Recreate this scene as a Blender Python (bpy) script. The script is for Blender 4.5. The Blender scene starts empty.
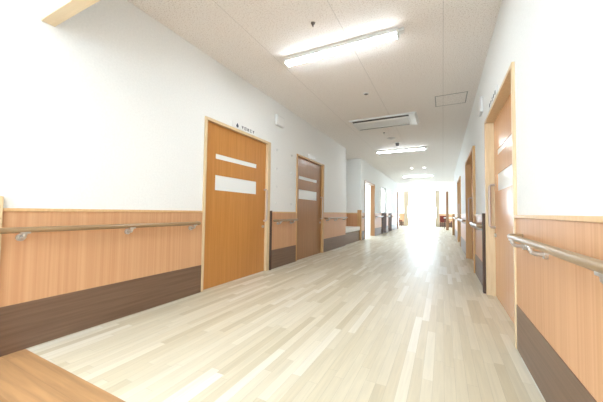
import bpy, bmesh, math, random
from mathutils import Vector, Matrix
random.seed(7)
S = bpy.context.scene
C = S.collection
PI = math.pi

# ---------------------------------------------------------------- camera
cam_d = bpy.data.cameras.new('camera'); cam = bpy.data.objects.new('camera', cam_d); C.objects.link(cam)
FPX, YAW, PITCH, ROLL, CH = 278.8, -0.4695, 0.0394, 0.0136, 0.936
cam_d.sensor_width = 36; cam_d.lens = FPX / 603 * 36; cam_d.clip_start = 0.02; cam_d.clip_end = 200
F = Vector((math.sin(YAW)*math.cos(PITCH), math.cos(YAW)*math.cos(PITCH), math.sin(PITCH)))
R0 = Vector((math.cos(YAW), -math.sin(YAW), 0)); U0 = R0.cross(F)
Rv = R0*math.cos(ROLL) + U0*math.sin(ROLL); Uv = U0*math.cos(ROLL) - R0*math.sin(ROLL)
m = Matrix((Rv, Uv, -F)).transposed().to_4x4(); m.translation = (0, 0, CH)
cam.matrix_world = m
S.camera = cam

# ---------------------------------------------------------------- light and exposure
S.view_settings.view_transform = 'Standard'; S.view_settings.look = 'None'
S.view_settings.gamma = 1; S.view_settings.use_curve_mapping = False
S.view_settings.exposure = 0.97
TUBE_W = 32.0          # emission of the fluorescent tubes
SKY_W = 7.5
w = bpy.data.worlds.new('sky'); S.world = w; w.use_nodes = True
bg = w.node_tree.nodes['Background']; bg.inputs[0].default_value = (0.70, 0.86, 1.0, 1); bg.inputs[1].default_value = SKY_W
def portal(loc, rot, sx, sy):
    d = bpy.data.lights.new('portal', 'AREA'); d.shape = 'RECTANGLE'; d.size = sx; d.size_y = sy
    d.cycles.is_portal = True
    o = bpy.data.objects.new('portal', d); C.objects.link(o); o.location = loc; o.rotation_euler = rot
XL, XR, H = -2.5, 0.47, 2.8
YW = 22.6              # far window wall
NB = -4.0              # wall behind the camera
portal((-1.4, YW+0.2, 1.3), (-PI/2, 0, 0), 2.2, 2.6)
portal((-0.9, NB-0.25, 1.5), (PI/2, 0, 0), 4.2, 2.2)
portal((-2.8, -1.75, 1.65), (0, -PI/2, 0), 1.8, 2.5)
portal((-5.4, 11.5, 1.4), (0, -PI/2, 0), 2.2, 2.4)
portal((-2.75, 13.55, 1.55), (0, -PI/2, 0), 1.2, 1.0)
portal((-2.75, 15.25, 1.55), (0, -PI/2, 0), 1.2, .8)
portal((-5.5, 20.4, 1.6), (0, -PI/2, 0), 1.6, 3.2)
portal((3.5, 20.4, 1.6), (0, PI/2, 0), 1.6, 3.2)

# ---------------------------------------------------------------- materials
def srgb(r, g, b):
    f = lambda c: (c/255/12.92) if c/255 <= .04045 else ((c/255+.055)/1.055)**2.4
    return (f(r), f(g), f(b), 1)
def mat(name, col, rough=.5, metal=0, spec=.5, emit=None, es=0):
    m = bpy.data.materials.new(name); m.use_nodes = True
    b = m.node_tree.nodes['Principled BSDF']
    b.inputs['Base Color'].default_value = col; b.inputs['Roughness'].default_value = rough
    b.inputs['Metallic'].default_value = metal; b.inputs['Specular IOR Level'].default_value = spec
    if emit: b.inputs['Emission Color'].default_value = emit; b.inputs['Emission Strength'].default_value = es
    return m
class NT:
    def __init__(s, m): s.t = m.node_tree; s.b = s.t.nodes['Principled BSDF']
    def n(s, ty, **kw):
        o = s.t.nodes.new(ty)
        for k, v in kw.items():
            if k.startswith('i_'):
                o.inputs[int(k[2:]) if k[2:].isdigit() else k[2:]].default_value = v
            else: setattr(o, k, v)
        return o
    def l(s, a, b): s.t.links.new(a, b)
    def math(s, op, a, b=None):
        o = s.n('ShaderNodeMath', operation=op)
        for i, v in enumerate((a, b)):
            if v is None: continue
            if isinstance(v, (int, float)): o.inputs[i].default_value = v
            else: s.l(v, o.inputs[i])
        return o.outputs[0]
    def ramp(s, fac, stops):
        r = s.n('ShaderNodeValToRGB'); e = r.color_ramp.elements
        while len(e) < len(stops): e.new(.5)
        for x, (p, c) in zip(e, stops): x.position = p; x.color = c
        s.l(fac, r.inputs[0]); return r.outputs[0]
def noise(nt, scale_vec, scale, detail=4, rough=.55):
    g = nt.n('ShaderNodeNewGeometry'); mp = nt.n('ShaderNodeMapping'); mp.inputs['Scale'].default_value = scale_vec
    nt.l(g.outputs['Position'], mp.inputs['Vector'])
    no = nt.n('ShaderNodeTexNoise'); no.inputs['Scale'].default_value = scale; no.inputs['Detail'].default_value = detail
    no.inputs['Roughness'].default_value = rough
    nt.l(mp.outputs[0], no.inputs['Vector']); return no.outputs['Fac']
def grain_mat(name, c1, c2, svec, scale, rough=.35, spec=.5, bump=0.0, lo=.3, hi=.7, detail=4):
    m = mat(name, c1, rough, 0, spec); nt = NT(m)
    f = noise(nt, svec, scale, detail)
    nt.l(nt.ramp(f, [(lo, c1), (hi, c2)]), nt.b.inputs['Base Color'])
    if bump:
        bp = nt.n('ShaderNodeBump'); bp.inputs['Strength'].default_value = bump; bp.inputs['Distance'].default_value = .002
        nt.l(f, bp.inputs['Height']); nt.l(bp.outputs[0], nt.b.inputs['Normal'])
    return m
def plank_mat(name, cols, wid, length, along='Y', rough=.3, spec=.5, grain=(.9, 1.06), gs=1.0):
    m = mat(name, cols[0], rough, 0, spec); nt = NT(m)
    g = nt.n('ShaderNodeNewGeometry'); sp = nt.n('ShaderNodeSeparateXYZ'); nt.l(g.outputs['Position'], sp.inputs[0])
    u, v = (sp.outputs[0], sp.outputs[1]) if along == 'Y' else (sp.outputs[1], sp.outputs[0])
    row = nt.math('FLOOR', nt.math('DIVIDE', u, wid))
    wn = nt.n('ShaderNodeTexWhiteNoise', noise_dimensions='1D'); nt.l(row, wn.inputs['W'])
    vv = nt.math('ADD', nt.math('DIVIDE', v, length), nt.math('MULTIPLY', wn.outputs['Value'], 7.31))
    idx = nt.math('FLOOR', vv)
    cx = nt.n('ShaderNodeCombineXYZ'); nt.l(row, cx.inputs[0]); nt.l(idx, cx.inputs[1])
    w2 = nt.n('ShaderNodeTexWhiteNoise', noise_dimensions='3D'); nt.l(cx.outputs[0], w2.inputs['Vector'])
    n = len(cols)
    base = nt.ramp(w2.outputs['Value'], [(i/(n-1), c) for i, c in enumerate(cols)])
    # grain, shifted per plank
    cb = nt.n('ShaderNodeCombineXYZ'); nt.l(nt.math('MULTIPLY', u, 55*gs), cb.inputs[0]); nt.l(nt.math('MULTIPLY', v, 3*gs), cb.inputs[1])
    nt.l(nt.math('MULTIPLY', w2.outputs['Value'], 40), cb.inputs[2])
    no = nt.n('ShaderNodeTexNoise'); no.inputs['Scale'].default_value = 1; no.inputs['Detail'].default_value = 5; no.inputs['Distortion'].default_value = .6
    nt.l(cb.outputs[0], no.inputs['Vector'])
    mr = nt.n('ShaderNodeMapRange'); mr.inputs['From Min'].default_value = .3; mr.inputs['From Max'].default_value = .7
    mr.inputs['To Min'].default_value = grain[0]; mr.inputs['To Max'].default_value = grain[1]
    nt.l(no.outputs['Fac'], mr.inputs['Value'])
    # seams
    fu = nt.math('FRACT', nt.math('DIVIDE', u, wid)); fv = nt.math('FRACT', vv)
    s1 = nt.math('LESS_THAN', fu, .0015/wid*1.0); s2 = nt.math('LESS_THAN', fv, .002/length)
    seam = nt.math('SUBTRACT', 1, nt.math('MULTIPLY', nt.math('MAXIMUM', s1, s2), .22))
    k = nt.math('MULTIPLY', mr.outputs[0], seam)
    vm = nt.n('ShaderNodeVectorMath', operation='SCALE'); nt.l(base, vm.inputs[0]); nt.l(k, vm.inputs['Scale'])
    nt.l(vm.outputs[0], nt.b.inputs['Base Color'])
    return m
M = {}
M['wall'] = grain_mat('white_wallpaper', srgb(236, 236, 233), srgb(242, 242, 239), (1, 1, 1), 60, .75, .25, .15)
M['wood_stripe'] = grain_mat('striped_wood_panel', srgb(204, 152, 110), srgb(216, 168, 126), (60, 60, .35), 1.0, .42, .4, 0, .32, .68, 3)
M['kick'] = grain_mat('brown_kick_board', srgb(106, 80, 62), srgb(126, 98, 78), (.8, .8, 30), 2.0, .38, .5)
M['casing'] = grain_mat('pale_wood_casing', srgb(216, 188, 146), srgb(230, 206, 168), (12, 12, 1), 4, .4, .4)
M['cap'] = grain_mat('light_wood_cap', srgb(216, 176, 126), srgb(228, 190, 142), (12, 12, 1), 4, .4, .4)
M['board'] = grain_mat('cream_wood_board', srgb(224, 204, 170), srgb(232, 214, 182), (1, 12, 12), 4, .5, .3)
M['door'] = grain_mat('honey_wood_door', srgb(190, 128, 62), srgb(204, 142, 76), (26, 26, .8), 1.5, .3, .5, 0, .3, .7)
M['door_dark'] = grain_mat('brown_wood_door', srgb(156, 110, 66), srgb(172, 124, 80), (26, 26, .8), 1.5, .3, .5, 0, .3, .7)
M['door_glare'] = grain_mat('glare_paled_wood_door', srgb(214, 156, 112), srgb(226, 172, 128), (26, 26, .8), 1.5, .22, .6, 0, .3, .7)  # right doors: lighting and glare put into a paler wood colour
M['jamb'] = grain_mat('amber_wood_jamb', srgb(196, 152, 98), srgb(212, 170, 118), (20, 20, 1), 2, .4, .4)
M['dark_wood'] = grain_mat('dark_wood_strip', srgb(84, 66, 58), srgb(100, 80, 70), (20, 20, 1), 2, .75, .15)
M['rail'] = grain_mat('taupe_handrail', srgb(146, 118, 84), srgb(160, 132, 96), (20, 1, 20), 2, .28, .6)
M['metal'] = mat('brushed_metal', srgb(206, 202, 196), .28, .8)
M['handle'] = mat('satin_handle', srgb(196, 176, 162), .35, .35)
M['white'] = mat('white_enamel', srgb(240, 240, 238), .35)
M['offwhite'] = mat('white_plastic', srgb(228, 228, 226), .4)
M['grey'] = mat('grey_plastic', srgb(120, 118, 116), .5)
M['midgrey'] = mat('light_grey_metal', srgb(168, 166, 164), .5)
M['black'] = mat('black_slot', srgb(52, 47, 44), .6)
M['ink'] = mat('black_ink', srgb(70, 74, 90), .6)
M['cushion'] = mat('white_cushion_vinyl', srgb(240, 236, 228), .55)
M['fabric'] = mat('beige_curtain_fabric', srgb(214, 198, 174), .85, 0, .1)
M['red'] = mat('red_chair_fabric', srgb(112, 52, 44), .8, 0, .1)
M['tube'] = mat('lit_tube', (1, 1, 1, 1), .5, 0, .5, (.85, .94, 1, 1), TUBE_W)
M['tube_warm'] = mat('lit_entry_tube', (1, 1, 1, 1), .5, 0, .5, (1, .96, .9, 1), TUBE_W*.5)
M['lamp'] = mat('lit_downlight', (1, 1, 1, 1), .5, 0, .5, (1, 1, 1, 1), 5)
M['frost'] = mat('frosted_window_film', srgb(240, 242, 240), .22, 0, .6)
# clear glass: thin sheet
g = bpy.data.materials.new('clear_glass'); g.use_nodes = True; nt = g.node_tree; nt.nodes.clear()
o = nt.nodes.new('ShaderNodeOutputMaterial'); mx = nt.nodes.new('ShaderNodeMixShader'); tr = nt.nodes.new('ShaderNodeBsdfTransparent')
gl = nt.nodes.new('ShaderNodeBsdfGlossy'); gl.inputs['Roughness'].default_value = .02; mx.inputs[0].default_value = .06
nt.links.new(tr.outputs[0], mx.inputs[1]); nt.links.new(gl.outputs[0], mx.inputs[2]); nt.links.new(mx.outputs[0], o.inputs[0])
M['glass'] = g
M['floor'] = plank_mat('pale_plank_floor', [srgb(224, 214, 191), srgb(213, 201, 174), srgb(230, 221, 200), srgb(206, 193, 164), srgb(220, 209, 184), srgb(237, 230, 214)],
                       .056, .72, 'Y', .36, .4, (.93, 1.04))
M['floor2'] = plank_mat('orange_plank_floor', [srgb(190, 146, 102), srgb(198, 154, 110), srgb(180, 134, 90)], .15, 1.2, 'X', .4, .3, (.80, 1.1), .62)
# pitted ceiling boards with seams along the corridor
m = mat('pitted_ceiling_board', srgb(222, 216, 210), .85, 0, .15); nt = NT(m); M['ceil'] = m
f = noise(nt, (1, 1, 1), 80, 3, .65)
base = nt.ramp(f, [(.34, srgb(210, 202, 195)), (.46, srgb(243, 238, 234)), (.7, srgb(247, 244, 241))])
g_ = nt.n('ShaderNodeNewGeometry'); sp = nt.n('ShaderNodeSeparateXYZ'); nt.l(g_.outputs['Position'], sp.inputs[0])
sx = nt.math('FRACT', nt.math('DIVIDE', nt.math('ADD', sp.outputs[0], 10.0), .91))
seam = nt.math('LESS_THAN', sx, .007)
k = nt.math('SUBTRACT', 1, nt.math('MULTIPLY', seam, .22))
vm = nt.n('ShaderNodeVectorMath', operation='SCALE'); nt.l(base, vm.inputs[0]); nt.l(k, vm.inputs['Scale']); nt.l(vm.outputs[0], nt.b.inputs['Base Color'])
bp = nt.n('ShaderNodeBump'); bp.inputs['Strength'].default_value = .3; bp.inputs['Distance'].default_value = .003
nt.l(f, bp.inputs['Height']); nt.l(bp.outputs[0], nt.b.inputs['Normal'])

# ---------------------------------------------------------------- helpers
def box(bm, x0, x1, y0, y1, z0, z1, bev=0):
    r = bmesh.ops.create_cube(bm, size=1)
    vs = r['verts']
    for v in vs:
        v.co = Vector(((x0+x1)/2 + v.co.x*(x1-x0), (y0+y1)/2 + v.co.y*(y1-y0), (z0+z1)/2 + v.co.z*(z1-z0)))
    if bev:
        es = list({e for v in vs for e in v.link_edges})
        bmesh.ops.bevel(bm, geom=es, offset=bev, segments=2, affect='EDGES', profile=.6)
def tube(bm, p, q, r, n=16, r2=None, caps=True):
    p, q = Vector(p), Vector(q); d = q-p
    mt = Matrix.Translation((p+q)/2) @ d.to_track_quat('Z', 'Y').to_matrix().to_4x4()
    bmesh.ops.create_cone(bm, cap_ends=caps, segments=n, radius1=r, radius2=r if r2 is None else r2, depth=d.length, matrix=mt)
def sweep(bm, pts, r, n=12):
    pts = [Vector(p) for p in pts]; rings = []
    for i, p in enumerate(pts):
        d = (pts[min(i+1, len(pts)-1)] - pts[max(i-1, 0)]).normalized()
        up = Vector((0, 0, 1)) if abs(d.z) < .9 else Vector((0, 1, 0))
        a = d.cross(up).normalized(); b = d.cross(a)
        rings.append([bm.verts.new(p + (a*math.cos(2*PI*k/n) + b*math.sin(2*PI*k/n))*r) for k in range(n)])
    for A, B in zip(rings, rings[1:]):
        for k in range(n): bm.faces.new((A[k], A[(k+1) % n], B[(k+1) % n], B[k]))
    bm.faces.new(rings[0][::-1]); bm.faces.new(rings[-1])
def prism(bm, prof, axis, a, b):      # prof: list of 2-D points, extruded from a to b along axis
    def P(u, v, t): return (t, u, v) if axis == 'X' else (u, t, v) if axis == 'Y' else (u, v, t)
    A = [bm.verts.new(P(u, v, a)) for u, v in prof]; B = [bm.verts.new(P(u, v, b)) for u, v in prof]
    n = len(prof)
    for i in range(n): bm.faces.new((A[i], A[(i+1) % n], B[(i+1) % n], B[i]))
    bm.faces.new(A[::-1]); bm.faces.new(B)
def new(): return bmesh.new()
def obj(name, bm, ma, parent=None, smooth=False, kind=None, label=None):
    bmesh.ops.recalc_face_normals(bm, faces=bm.faces)
    me = bpy.data.meshes.new(name)
    p = parent
    while p is not None:
        bmesh.ops.translate(bm, vec=-p.location, verts=bm.verts); p = p.parent
    bm.to_mesh(me); bm.free(); me.materials.append(M[ma])
    if smooth:
        for p in me.polygons: p.use_smooth = True
        try: me.set_sharp_from_angle(angle=math.radians(35))
        except Exception: pass
    o = bpy.data.objects.new(name, me); C.objects.link(o)
    if parent is not None: o.parent = parent
    if kind: o['kind'] = kind
    if label: o['label'] = label
    return o
def thing(name, label, cat, loc=(0, 0, 0), group=None, kind=None):
    o = bpy.data.objects.new(name, None); o.empty_display_size = .1; C.objects.link(o); o.location = loc
    if label: o['label'] = label
    if cat: o['category'] = cat
    if group: o['group'] = group
    if kind: o['kind'] = kind
    return o
def tag(o, label, cat, group=None, kind=None):
    o['label'] = label; o['category'] = cat
    if group: o['group'] = group
    if kind: o['kind'] = kind
    return o
def bx(*a, bev=0):
    bm = new(); box(bm, *a, bev=bev); return bm

# ---------------------------------------------------------------- room shell
def shell(name, bm, ma, label, cat): return tag(obj(name, bm, ma), label, cat, kind='structure')
YF = 0.865
shell('floor', bx(-5.4, 3.4, YF, YW+.2, -.1, 0), 'floor', 'pale staggered wood plank floor running down the corridor', 'floor')
shell('floor_entry', bx(-3.2, 3.4, NB-.2, YF, -.1, 0), 'floor2', 'orange brown wood floor in the foreground before the corridor', 'floor')
shell('ceiling', bx(-5.4, 3.4, YF+.07, YW+.2, H, H+.1), 'ceil', 'white pitted board ceiling above the corridor', 'ceiling')
shell('ceiling_entry', bx(-3.2, 3.4, NB-.2, YF+.07, H, H+.1), 'wall', 'white ceiling of the entry area before the corridor', 'ceiling')
WT = .16
# left wall with door openings (y0, y1, top)
D1 = (2.374, 3.775); D2 = (4.691, 6.063); DO = (9.9, 11.55); TOP = 2.053
bm = new()
def run(bm, side, y0, y1, openings, z1=H, off=0):
    xa, xb = (XL-WT-off, XL-off) if side < 0 else (XR+off, XR+WT+off)
    y = y0
    for a, b, t in openings:
        box(bm, xa, xb, y, a, 0, z1); box(bm, xa, xb, a, b, t, z1); y = b
    box(bm, xa, xb, y, y1, 0, z1)
YC, YD = 7.72, 9.40
run(bm, -1, NB, YC, [(-3.0, -.5, 2.55), (D1[0]+.01, D1[1]-.01, TOP-.01), (D2[0]+.01, D2[1]-.01, TOP-.01)])
box(bm, XL-WT, XL, -3.0, -.5, 0, .75)
box(bm, XL-.62, XL-.5, YC-.12, YD+.12, 0, H)                  # alcove back
box(bm, XL-.5, XL-WT, YC-.12, YC, 0, H)                       # alcove sides
box(bm, XL-.5, XL-WT, YD, YD+.12, 0, H)
run(bm, -1, YD, 18.2, [(DO[0], DO[1], 2.10), (13.0, 14.1, 2.15), (14.8, 15.7, 2.15)])
shell('wall_left', bm, 'wall', 'long white papered wall on the left of the corridor', 'wall')
bm = new()
E1 = (2.455, 3.962); E2 = (5.25, 6.95); E3 = (9.3, 10.9); RT = 2.047
run(bm, 1, NB, 14.3, [(E1[0]+.01, E1[1]-.01, RT-.01), (E2[0]+.01, E2[1]-.01, RT-.01), (E3[0]+.01, E3[1]-.01, RT-.01)])
box(bm, XR+.45, XR+.57, 14.18, 18.6, 0, H); box(bm, XR+WT, XR+.57, 14.18, 14.3, 0, H)
shell('wall_right', bm, 'wall', 'long bright white wall on the right of the corridor', 'wall')
# far lounge
bm = new(); WX0, WX1, WZ = -2.42, -.38, 2.62
box(bm, -5.4, WX0, YW, YW+.16, 0, H); box(bm, WX1, 3.4, YW, YW+.16, 0, H); box(bm, WX0, WX1, YW, YW+.16, WZ, H)
shell('wall_back', bm, 'wall', 'white end wall around the bright far window', 'wall')
bm = new(); box(bm, -5.4, -5.24, 18.2, YW, 0, .8); box(bm, -5.4, -5.24, 18.2, YW, 2.4, H); box(bm, -5.4, -5.24, 18.2, 18.8, .8, 2.4); box(bm, -5.4, -5.24, 22.0, YW, .8, 2.4); box(bm, -5.24, XL-WT, 18.04, 18.2, 0, H)
shell('wall_lounge_left', bm, 'wall', 'white side wall of the far lounge on the left', 'wall')
bm = new(); box(bm, 3.24, 3.4, 18.6, YW, 0, .8); box(bm, 3.24, 3.4, 18.6, YW, 2.4, H); box(bm, 3.24, 3.4, 18.6, 18.8, .8, 2.4); box(bm, 3.24, 3.4, 22.0, YW, .8, 2.4); box(bm, XR+.57, 3.24, 18.48, 18.6, 0, H)
shell('wall_lounge_right', bm, 'wall', 'white side wall of the far lounge on the right', 'wall')
# side room behind the open doorway
bm = new()
box(bm, -5.4, XL-WT, 9.65, 9.8, 0, H); box(bm, -5.4, XL-WT, 13.2, 13.35, 0, H)
box(bm, -5.4, -5.25, 9.8, 10.3, 0, H); box(bm, -5.4, -5.25, 12.7, 13.2, 0, H); box(bm, -5.4, -5.25, 10.3, 12.7, 0, .3); box(bm, -5.4, -5.25, 10.3, 12.7, 2.5, H)
shell('wall_side_room', bm, 'wall', 'bright white walls of the room behind the open left doorway', 'wall')
# entry area behind the camera
bm = new(); bx0, bx1, bz0, bz1 = -2.2, .4, .5, 2.5
box(bm, XL, bx0, NB-.16, NB, 0, H); box(bm, bx1, XR, NB-.16, NB, 0, H); box(bm, bx0, bx1, NB-.16, NB, 0, bz0); box(bm, bx0, bx1, NB-.16, NB, bz1, H)
shell('wall_front', bm, 'wall', 'white wall behind the viewer around an added wide window', 'wall')
def window(n, x0, x1, y0, y1, z0, z1, axis, mull):
    t = thing('window_%d' % n, None, None, ((x0+x1)/2, (y0+y1)/2, z0), kind='structure')
    t['label'] = ['tall far window glaring white at the corridor end', 'unseen window with white frame added behind the viewer for daylight', 'unseen window added to light the side room on the left', 'bright window over the first dark panel far left', 'bright window over the second dark panel far left', 'unseen left side window added to light the far lounge', 'unseen right side window added to light the far lounge', 'wide unseen window added in the left wall behind the viewer for daylight'][n-1]; t['category'] = 'window'
    bm = new(); f = .05
    if axis == 'X':
        box(bm, x0, x1, y0, y1, z0, z0+f); box(bm, x0, x1, y0, y1, z1-f, z1); box(bm, x0, x0+f, y0, y1, z0+f, z1-f); box(bm, x1-f, x1, y0, y1, z0+f, z1-f)
        for k in range(1, mull): xx = x0+(x1-x0)*k/mull; box(bm, xx-.025, xx+.025, y0, y1, z0+f, z1-f)
    else:
        box(bm, x0, x1, y0, y1, z0, z0+f); box(bm, x0, x1, y0, y1, z1-f, z1); box(bm, x0, x1, y0, y0+f, z0+f, z1-f); box(bm, x0, x1, y1-f, y1, z0+f, z1-f)
    obj('window_frame', bm, 'white', t)
    if axis == 'X': g = bx(x0+f, x1-f, (y0+y1)/2-.003, (y0+y1)/2+.003, z0+f, z1-f)
    else: g = bx((x0+x1)/2-.003, (x0+x1)/2+.003, y0+f, y1-f, z0+f, z1-f)
    obj('window_pane', g, 'glass', t)
window(1, WX0, WX1, YW+.04, YW+.1, 0, WZ, 'X', 2)
window(2, bx0, bx1, NB-.12, NB-.06, bz0, bz1, 'X', 3)  # unseen window, added behind the camera to bring daylight onto the near walls
window(3, -5.36, -5.3, 10.3, 12.7, .3, 2.5, 'Y', 1)  # added out of view so that daylight fills the side room
window(4, XL-.10, XL-.05, 13.0, 14.1, .935, 2.15, 'Y', 1)
window(5, XL-.10, XL-.05, 14.8, 15.7, .935, 2.15, 'Y', 1)
window(6, -5.34, -5.28, 18.8, 22.0, .8, 2.4, 'Y', 1)  # added lounge window, unseen, brightens the far end from the left
window(8, XL-.11, XL-.05, -3.0, -.5, .75, 2.55, 'Y', 1)  # added opening out of view, throws daylight on the near right wall
window(7, 3.29, 3.35, 18.8, 22.0, .8, 2.4, 'Y', 1)  # its unseen added counterpart, brightens the far end from the right
# header beam between entry and corridor
hd = thing('trim_1', 'white header beam with pale wooden underside across the near ceiling', 'beam', ((XL+XR)/2, YF+.035, 2.25), kind='structure')
obj('beam', bx(XL, XR, YF+.005, YF+.065, 2.27, H), 'wall', hd)
obj('underside_board', bx(XL, XR, YF-.005, YF+.075, 2.25, 2.27, bev=.002), 'board', hd, label='pale wooden board')

# ---------------------------------------------------------------- wainscot
trim_n = [1]
def wainscot(side, y0, y1, label, off=0, face='Y', kick='kick', top=.936, capw=True):
    trim_n[0] += 1
    s = -1 if side < 0 else 1
    xw = (XL-off) if side < 0 else (XR+off)
    t = thing('trim_%d' % trim_n[0], label, 'wall panel', (xw, (y0+y1)/2, 0), kind='structure')
    def X(d0, d1): return sorted((xw - s*d0, xw - s*d1))
    obj('striped_panel', bx(*X(0, .010), y0, y1, .31, top-.022), 'wood_stripe', t)
    obj('kick_board', bx(*X(0, .014), y0, y1, 0, .31, bev=.002), kick, t)
    obj('cap_moulding', bx(*X(0, .020), y0, y1, top-.022, top, bev=.004), 'cap', t, label='light wooden cap strip')
    return t
def facing(x0, x1, y, label, z1=.936, kick=True):
    trim_n[0] += 1
    t = thing('trim_%d' % trim_n[0], label, 'wall panel', ((x0+x1)/2, y, 0), kind='structure')
    obj('striped_panel', bx(x0, x1, y-.01, y, .31, z1-.03), 'wood_stripe', t)
    obj('kick_board', bx(x0, x1, y-.014, y, 0, .31), 'kick', t)
    obj('cap_moulding', bx(x0, x1, y-.02, y, z1-.03, z1, bev=.004), 'casing', t)
def post(x0, x1, y0, y1, z0, z1, ma, label, bev=.004):
    trim_n[0] += 1
    o = tag(obj('trim_%d' % trim_n[0], bx(x0, x1, y0, y1, z0, z1, bev=bev), ma), label, 'wooden trim', kind='structure')
    return o
CW = .035
wainscot(-1, .720, D1[0]-.001, 'striped orange wood wainscot left of the nearest left door')
wainscot(-1, D1[1]+.047, D2[0]-.001, 'striped orange wainscot between the two large left doors')
wainscot(-1, D2[1]+.001, YC, 'striped orange wainscot past the second left door')
wainscot(-1, YD+.06, DO[0]-.051, 'short striped wainscot beside the open left doorway')
wainscot(-1, DO[1]+.051, 12.99, 'striped wainscot between open doorway and first dark panel')
wainscot(-1, 14.11, 14.79, 'striped wainscot between the two dark panels far left')
wainscot(-1, 15.71, 17.85, 'striped wainscot beyond the dark panels far left')
facing(XL-.5, XL-.112, YD, 'striped wood panel on the alcove wall above the bench')
wainscot(-1, YC, YD-.02, 'striped wood panel along the alcove back behind the bench', off=.5)
wainscot(1, -1.0, E1[0]-.001, 'striped orange wood wainscot on the near right wall')
wainscot(1, E1[1]+.085, E2[0]-.001, 'striped wainscot between the first two right doors', kick='kick')
wainscot(1, E2[1]+.001, E3[0]-.001, 'striped wainscot between second and third right doors')
wainscot(1, E3[1]+.001, 14.12, 'striped wainscot beyond the third right door')
post(XL, XL+.028, .672, .719, 0, 1.01, 'casing', 'pale wooden end post closing the near left wainscot')
post(XL-.11, XL+.03, YD-.024, YD+.058, 0, 1.03, 'jamb', 'yellowish wooden corner post at the far end of the bench')
post(XL, XL+.035, D1[1]+.003, D1[1]+.045, 0, .95, 'dark_wood', 'dark wooden strip right of the nearest left door')
post(XR-.045, XR, E1[1]+.002, E1[1]+.082, 0, .95, 'dark_wood', 'dark wooden strip beyond the nearest right door')
post(XL-.15, XL+.03, 13.0, 14.1, 0, .934, 'dark_wood', 'first dark wooden panel under a bright window far left')
post(XL-.15, XL+.03, 14.8, 15.7, 0, .934, 'dark_wood', 'second dark wooden panel under a bright window far left')
post(XL-.16, XL+.06, 17.86, 18.2, 0, 2.25, 'door_dark', 'brown wooden post ending the left wall at the lounge')
post(XR-.1, XR+.1, 14.125, 14.29, 0, .95, 'jamb', 'pale wooden end post at the far end of the right wall')
post(.16, .30, 18.2, 18.5, 0, 2.25, 'door_dark', 'brown wooden post at the right side of the lounge opening')
facing(-5.2, WX0-.01, YW, 'striped wainscot on the end wall left of the window')
facing(WX1+.01, 3.2, YW, 'striped wainscot on the end wall right of the window')

# ---------------------------------------------------------------- doors
def door(n, side, y0, y1, top, rec, leafm, jambm, label, lockm='metal', slots=True, prot=.018, jw=.035, jw2=None, handle=True, slot_y=None, paper=False):
    s = -1 if side < 0 else 1
    xw = XL if side < 0 else XR
    X = lambda d0, d1: sorted((xw + s*d0, xw + s*d1))   # depth into the wall; negative stands proud
    jw2 = jw2 or jw
    t = thing('door_%d' % n, label, 'door', (xw, (y0+y1)/2, 0), kind='structure')
    bm = new()
    box(bm, *X(-prot, WT), y0, y0+jw, 0, top, bev=.003); box(bm, *X(-prot, WT), y1-jw2, y1, 0, top, bev=.003)
    box(bm, *X(-prot, WT), y0+jw, y1-jw2, top-jw, top, bev=.003)
    obj('door_frame', bm, jambm, t)
    a, b, zt = y0+jw, y1-jw2, top-jw
    bm = new(); X0, X1 = X(rec, rec+.04)
    if slots:
        sa, sb = slot_y; z = [(1.195, 1.385), (1.59, 1.652)]
        box(bm, X0, X1, a, sa, .0005, zt); box(bm, X0, X1, sb, b, .0005, zt)
        box(bm, X0, X1, sa, sb, .0005, z[0][0]); box(bm, X0, X1, sa, sb, z[0][1], z[1][0]); box(bm, X0, X1, sa, sb, z[1][1], zt)
        leaf = obj('door_leaf', bm, leafm, t)
        for z0, z1 in z:
            obj('window_pane', bx(*X(rec+.006, rec+.03), sa, sb, z0, z1), 'frost', leaf, label='frosted white pane')
    else:
        box(bm, X0, X1, a, b, .0005, zt); leaf = obj('door_leaf', bm, leafm, t)
    if handle:
        hy = b-.03
        bm = new(); hx = xw + s*(rec-.055)
        pts = [(xw+s*rec, hy, 1.28), (hx+s*.012, hy, 1.28), (hx, hy, 1.268), (hx, hy, .802), (hx+s*.012, hy, .79), (xw+s*rec, hy, .79)]
        sweep(bm, pts, .014, 12)
        obj('handle', bm, 'handle', leaf, True, label='slim metal pull bar')
        bm = new(); tube(bm, (xw+s*rec, hy-.03, .70), (xw+s*(rec-.018), hy-.03, .70), .022, 16)
        obj('lock', bm, lockm, leaf, True, label='round metal lock')
    return t
door(1, -1, *D1, TOP, .03, 'door', 'casing', 'large honey wooden sliding door nearest on the left', jw2=.075, slot_y=(2.60, 3.46))
door(2, -1, *D2, TOP, .03, 'door_dark', 'jamb', 'brown wooden sliding door second on the left', jw2=.075, slot_y=(4.86, 5.74))
door(3, 1, *E1, RT, .07, 'door_glare', 'casing', 'wooden sliding door nearest on the right, colour paled for glare', slot_y=(2.72, 3.72), prot=.02, jw=.03, jw2=.05)
door(4, 1, *E2, RT, .07, 'door_glare', 'jamb', 'wooden sliding door second on the right', slot_y=(5.4, 6.2), prot=.035, jw=.05)
door(5, 1, *E3, RT, .07, 'door_dark', 'jamb', 'wooden sliding door third on the right', slot_y=(9.45, 10.3), prot=.03, jw=.05)
# open doorway on the left
t = thing('door_6', 'open left doorway beyond the bench with brown wooden jamb', 'doorway', (XL, (DO[0]+DO[1])/2, 0), kind='structure')
bm = new(); box(bm, XL-WT, XL+.02, DO[0], DO[0]+.05, 0, 2.1); box(bm, XL-WT, XL+.02, DO[1]-.05, DO[1], 0, 2.1); box(bm, XL-WT, XL+.02, DO[0]+.05, DO[1]-.05, 2.05, 2.1)
obj('door_frame', bm, 'door_dark', t)

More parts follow.
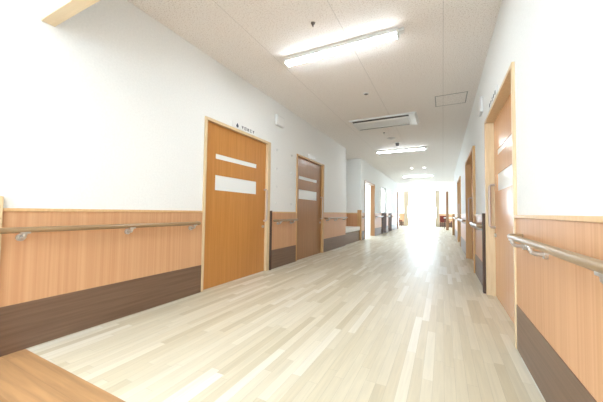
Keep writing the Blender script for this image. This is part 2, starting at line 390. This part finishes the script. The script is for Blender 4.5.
# ---------------------------------------------------------------- handrails
def handrail(side, y0, y1, brackets, label, z=.795, n=None, off=0):
    s = -1 if side < 0 else 1
    xw = XL if side < 0 else XR
    t = thing('handrail', label, 'handrail', (xw, (y0+y1)/2, z), group='wall handrails')
    x = xw - s*.08; r = .0185
    bm = new()
    tube(bm, (x, y0, z), (x, y1, z), r, 20)
    obj('rail', bm, 'rail', t, True)
    for ye, d in ((y0, -1), (y1, 1)):
        bm = new(); pts = [(x, ye, z), (x, ye+d*.012, z), (x + s*.012, ye+d*.024, z), (x + s*.03, ye+d*.028, z), (xw - s*.014, ye+d*.028, z)]
        sweep(bm, pts, r*1.03, 16); obj('return_end', bm, 'rail', t, True)
    for yb in brackets:
        bm = new()
        sweep(bm, [(xw - s*.020, yb, z-.052), (xw - s*.055, yb, z-.052), (xw - s*.072, yb, z-.046), (xw - s*.079, yb, z-.034), (x, yb, z-.012)], .012, 12)
        tube(bm, (xw - s*.008, yb, z-.052), (xw - s*.026, yb, z-.052), .024, 20)
        box(bm, x-.014, x+.014, yb-.026, yb+.026, z-.024, z-.012, bev=.003)
        obj('bracket', bm, 'metal', t, True, label='silver metal bracket')
    return t
handrail(-1, -.3, 2.25, (.115, .81, 1.51, 2.2), 'taupe handrail on the left wall before the nearest left door')
handrail(-1, 3.93, 4.6, (4.02, 4.47), 'short taupe handrail between the two large left doors', z=.79)
handrail(-1, 6.15, 7.62, (6.23, 6.8, 7.5), 'taupe handrail on the left wall past the second left door')
handrail(-1, 9.52, 9.80, (9.6,), 'very short handrail between bench corner post and open doorway')
handrail(-1, 11.68, 13.05, (11.8, 12.8), 'handrail between the open doorway and the first dark panel')
handrail(-1, 14.12, 14.86, (14.2, 14.7), 'handrail between the two dark panels far left')
handrail(-1, 15.75, 17.0, (15.9, 16.8), 'handrail beyond both dark panels far left')
handrail(1, -.5, 2.22, (.35, 1.05, 1.79, 2.19), 'taupe handrail on the near right wall before the nearest right door')
handrail(1, 4.14, 5.14, (4.25, 4.68, 5.05), 'handrail between the first and second right doors')
handrail(1, 7.06, 9.18, (7.2, 8.1, 9.05), 'handrail between the second and third right doors')
handrail(1, 11.05, 13.95, (11.2, 12.5, 13.8), 'farthest handrail on the right wall beyond the third door')

# ---------------------------------------------------------------- ceiling lamps
def lamp(x0, x1, y, label, lit='tube'):
    t = thing('ceiling_light', label, 'ceiling light', ((x0+x1)/2, y, H), group='fluorescent lamps along the corridor ceiling')
    bm = new(); box(bm, x0, x1, y-.055, y+.055, H-.045, H, bev=.006)
    obj('housing', bm, 'white', t)
    for xe, d in ((x0, -1), (x1, 1)):
        obj('end_cap', bx(*sorted((xe, xe-d*.02)), y-.05, y+.05, H-.072, H-.045, bev=.004), 'offwhite', t)
    bm = new(); prism(bm, [(y-.047, H-.045), (y+.047, H-.045), (y+.044, H-.060), (y+.025, H-.070), (y-.025, H-.070), (y-.044, H-.060)], 'X', x0+.021, x1-.021)
    obj('diffuser', bm, lit, t, label='glowing white diffuser')
    obj('lamp_cap', bx(x1+.0, x1+.055, y-.03, y+.03, H-.035, H, bev=.008), 'offwhite', t)  # small white cap beyond the right end of the lamp
    return t
lamp(-1.71, -.39, 2.90, 'lit white tube lamp nearest on the corridor ceiling')
lamp(-1.76, -.42, 8.45, 'lit white tube lamp beyond the ceiling air conditioner')
lamp(-1.76, -.42, 14.64, 'farthest lit tube lamp near the bright end window')
lamp(-1.71, -.39, -.25, 'lit white tube lamp over the entry floor behind the header beam', 'tube_warm')

# ---------------------------------------------------------------- ceiling equipment
t = thing('air_conditioner', 'white ceiling cassette air conditioner with long dark air slot', 'air conditioner', (-1.06, 5.76, H))
bm = new(); prism(bm, [(-1.70, H), (-.42, H), (-.45, H-.028), (-1.67, H-.028)], 'Y', 5.42, 6.10)
obj('panel', bm, 'offwhite', t)
obj('air_slot', bx(-1.63, -.56, 5.445, 5.535, H-.034, H-.0285), 'black', t, label='dark slot')
bm = new(); prism(bm, [(5.50, H-.029), (5.56, H-.029), (5.575, H-.045), (5.56, H-.047)], 'X', -1.62, -.57); obj('louver', bm, 'white', t)
bm = new()
for i in range(9): box(bm, -1.60, -.60, 5.60+i*.043, 5.622+i*.043, H-.036, H-.028)
obj('grille', bm, 'offwhite', t)
obj('rear_slot', bx(-1.63, -.60, 6.03, 6.055, H-.034, H-.0285), 'grey', t, label='thin grey slot')
obj('end_cover', bx(-.55, -.45, 5.44, 6.08, H-.05, H-.028, bev=.006), 'white', t)
t = thing('ceiling_hatch', 'square ceiling access hatch with thin grey frame near the right wall', 'hatch', (.12, 5.07, H))
bm = new(); a0, a1, b0, b1 = -.105, .35, 4.84, 5.31
for q in ((a0, a1, b0, b0+.009), (a0, a1, b1-.014, b1), (a0, a0+.014, b0+.014, b1-.014), (a1-.014, a1, b0+.014, b1-.014)): box(bm, *q, H-.006, H)
obj('frame', bm, 'midgrey', t, label='thin grey metal frame')
obj('panel', bx(a0+.014, a1-.014, b0+.014, b1-.014, H-.004, H), 'ceil', t)
def disc(name, x, y, r, h, ma, label, cat, dome=None, group=None):
    t = thing(name, label, cat, (x, y, H), group=group)
    bm = new(); tube(bm, (x, y, H), (x, y, H-h), r, 28, r*.9); obj('base', bm, ma, t, True)
    if dome:
        bm = new(); tube(bm, (x, y, H-h), (x, y, H-h-dome[1]), dome[0], 24, dome[0]*.7); obj('cover', bm, dome[2], t, True)
    return t
disc('sprinkler_head', -1.132, 2.43, .022, .006, 'grey', 'small dark sprinkler dot on the ceiling before the nearest lamp', 'sprinkler', (.009, .03, 'grey'))
disc('ceiling_sensor', -1.06, 4.27, .045, .012, 'offwhite', 'flat round sensor on the ceiling between lamp and air conditioner', 'sensor', (.03, .006, 'grey'))
disc('sprinkler_head', -1.205, 6.55, .022, .006, 'grey', 'tiny sprinkler dot on the ceiling just past the air conditioner', 'sprinkler', (.009, .03, 'grey'))
disc('smoke_detector', -1.13, 7.11, .10, .02, 'offwhite', 'flat round smoke detector between air conditioner and second lamp', 'smoke detector', (.06, .016, 'offwhite'))
disc('ceiling_camera', -1.06, 7.62, .055, .02, 'white', 'dark ceiling dome just in front of the second lamp', 'camera', (.05, .07, 'grey'))
for x, lb in ((-1.14, 'left of the two small lit downlights before the far lamp'), (-.66, 'right of the two small lit downlights before the far lamp')):
    disc('downlight', x, 12.25, .075, .008, 'white', lb, 'downlight', (.05, .004, 'lamp'), 'small lit downlights in the far ceiling')

# ---------------------------------------------------------------- signs and wall boxes
def ink(bm, x, y0, z, wd, ht, kind):     # small strokes that read as printed characters, on a face at x
    d = .0016; st = .005
    for (u0, u1, v0, v1) in kind:
        box(bm, x, x+d, y0+u0*wd, y0+u1*wd, z+v0*ht, z+v1*ht)
G = [[(0, 1, .8, .95), (.42, .58, 0, .8), (.1, .9, .42, .55)], [(0, .15, 0, 1), (.85, 1, 0, 1), (0, 1, .85, 1), (0, 1, .45, .57), (0, 1, 0, .13)],
     [(0, 1, .65, .8), (.2, .35, 0, 1), (.65, .8, 0, 1), (0, 1, .2, .33)], [(0, .9, .85, 1), (.4, .56, .2, .85), (0, 1, 0, .14), (.1, .3, .4, .6)]]
t = thing('door_sign', 'narrow white room sign with small dark characters above the nearest left door', 'sign', (XL, 3.1, 2.08), group='white signs above the doors')
obj('plate', bx(XL, XL+.008, 2.86, 3.36, 2.065, 2.145, bev=.002), 'white', t)
bm = new(); prism(bm, [(2.925, 2.085), (2.975, 2.085), (2.95, 2.14)], 'X', XL+.0082, XL+.0100)
tube(bm, (XL+.0082, 2.95, 2.098), (XL+.0102, 2.95, 2.098), .023, 16)
obj('symbol', bm, 'ink', t, label='small dark round symbol')
for i in range(5):
    bm = new(); ink(bm, XL+.0082, 3.04+i*.062, 2.083, .042, .042, G[i % 4]); obj('character', bm, 'ink', t, label='small dark printed character')
t = thing('door_sign', 'small white sign plate above the second left door', 'sign', (XL, 5.4, 2.08), group='white signs above the doors')
obj('plate', bx(XL, XL+.012, 5.2, 5.6, 2.075, 2.145, bev=.003), 'white', t)
t = thing('wall_speaker', 'white rectangular wall speaker high up between the two left doors', 'speaker', (XL, 4.02, 2.4), group='white boxes high on the walls')
obj('box', bx(XL, XL+.05, 3.90, 4.13, 2.39, 2.56, bev=.006), 'offwhite', t); obj('grille', bx(XL+.05, XL+.053, 3.92, 4.11, 2.41, 2.54), 'white', t)
t = thing('wall_speaker', 'white box high on the right wall beyond the nearest right door', 'speaker', (XR, 4.35, 2.35), group='white boxes high on the walls')
obj('box', bx(XR-.03, XR, 4.2, 4.42, 2.26, 2.46, bev=.006), 'offwhite', t); obj('grille', bx(XR-.033, XR-.03, 4.22, 4.40, 2.28, 2.44), 'white', t)
t = thing('door_sign', 'narrow white sign with dark marks above the nearest right door', 'sign', (XR, 3.4, 2.1), group='white signs above the doors')
obj('plate', bx(XR-.008, XR, 3.15, 3.75, 2.09, 2.17, bev=.002), 'white', t)
for i in range(5):
    bm = new(); ink(bm, XR-.0100, 3.22+i*.09, 2.11, .04, .036, G[(i+1) % 4]); obj('character', bm, 'ink', t, label='small dark printed character')
k = 0
for yy in (3.98, 4.5):
    for zz, zn in ((1.98, 'topmost'), (1.66, 'upper'), (1.36, 'lower'), (1.08, 'lowest')):
        bm = new(); tube(bm, (XL, yy, zz), (XL+.012, yy, zz), .022, 16, .02); tube(bm, (XL+.012, yy, zz), (XL+.03, yy, zz), .006, 10)
        o = tag(obj('wall_hook', bm, 'offwhite', None, True), '%s small white wall peg in the %s column between the left doors' % (zn, 'left' if yy < 4.2 else 'right'), 'hook', 'white pegs on the wall between the left doors')

# ---------------------------------------------------------------- bench in the alcove
t = thing('alcove_bench', 'white cushioned bench seat built into the left alcove', 'bench', (XL-.25, 8.56, 0))
obj('seat', bx(XL-.485, XL-.005, YC+.005, YD-.025, .345, .47, bev=.015), 'cushion', t)
obj('front_panel', bx(XL-.06, XL-.03, YC+.006, YD-.026, 0, .345), 'kick', t, label='brown front panel')
obj('base', bx(XL-.48, XL-.062, YC+.01, YD-.03, 0, .344), 'kick', t)

# ---------------------------------------------------------------- far lounge: curtains, chairs, table
def curtain(x0, x1, xt0, xt1, label):
    y = YW-.08
    t = thing('curtain', label, 'curtain', ((x0+x1)/2, y, 2.66), group='beige curtains beside the end window')
    bm = new(); rows = []
    for i in range(15):
        z = 2.62 - i*(2.60/14); k = math.exp(-((z-1.05)/.45)**2)
        a = x0 + (xt0-x0)*k; b = x1 + (xt1-x1)*k; row = []
        for j in range(41):
            u = j/40; row.append(bm.verts.new((a+(b-a)*u, y + .03*math.sin(u*PI*12), z)))
        rows.append(row)
    for A, B in zip(rows, rows[1:]):
        for j in range(40): bm.faces.new((A[j], A[j+1], B[j+1], B[j]))
    o = obj('cloth', bm, 'fabric', t, True); md = o.modifiers.new('solid', 'SOLIDIFY'); md.thickness = .004
    xm = (xt0+xt1)/2; obj('tieback', bx(xt0-.01, xt1+.01, y-.045, y+.045, 1.02, 1.08, bev=.01), 'fabric', t)
curtain(-2.66, -2.28, -2.62, -2.42, 'beige tied curtain left of the bright end window')
curtain(-.52, -.22, -.42, -.24, 'beige tied curtain right of the bright end window')
o = obj('curtain_rail', bx(-2.75, -.1, YW-.11, YW-.05, 2.63, 2.67, bev=.005), 'white'); tag(o, 'white curtain rail above the bright end window', 'curtain rail')

def chair(x, y, rz, label):
    t = thing('lounge_chair', label, 'chair', (0, 0, 0), 'chairs in the far lounge')
    obj('seat', bx(-.24, .24, -.24, .24, .36, .45, bev=.02), 'red', t)
    obj('backrest', bx(-.24, .24, .20, .27, .45, .80, bev=.02), 'red', t)
    for sx in (-1, 1):
        for sy in (-1, 1):
            bm = new(); tube(bm, (sx*.2, sy*.2, 0), (sx*.2, sy*.2, .36), .018, 10, .022); obj('leg', bm, 'dark_wood', t, True)
    t.location = (x, y, 0); t.rotation_euler = (0, 0, rz); return t
chair(.12, 21.6, PI*.9, 'red upholstered chair right of the far window, nearest the curtain')
chair(.75, 21.3, PI*1.1, 'red upholstered chair at the right end of the far lounge')
chair(-2.95, 21.4, PI*.9, 'red upholstered chair left of the far window')
def table(x, y, label):
    t = thing('lounge_table', label, 'table', (0, 0, 0), 'white topped tables in the far lounge')
    obj('tabletop', bx(-.4, .4, -.3, .3, .66, .70, bev=.006), 'white', t)
    for sx in (-1, 1):
        for sy in (-1, 1): obj('leg', bx(sx*.35-.02, sx*.35+.02, sy*.25-.02, sy*.25+.02, 0, .66), 'dark_wood', t)
    t.location = (x, y, 0)
table(.45, 20.5, 'white topped table in front of the red chairs on the right')
table(-3.1, 20.3, 'white topped table in the left part of the far lounge')
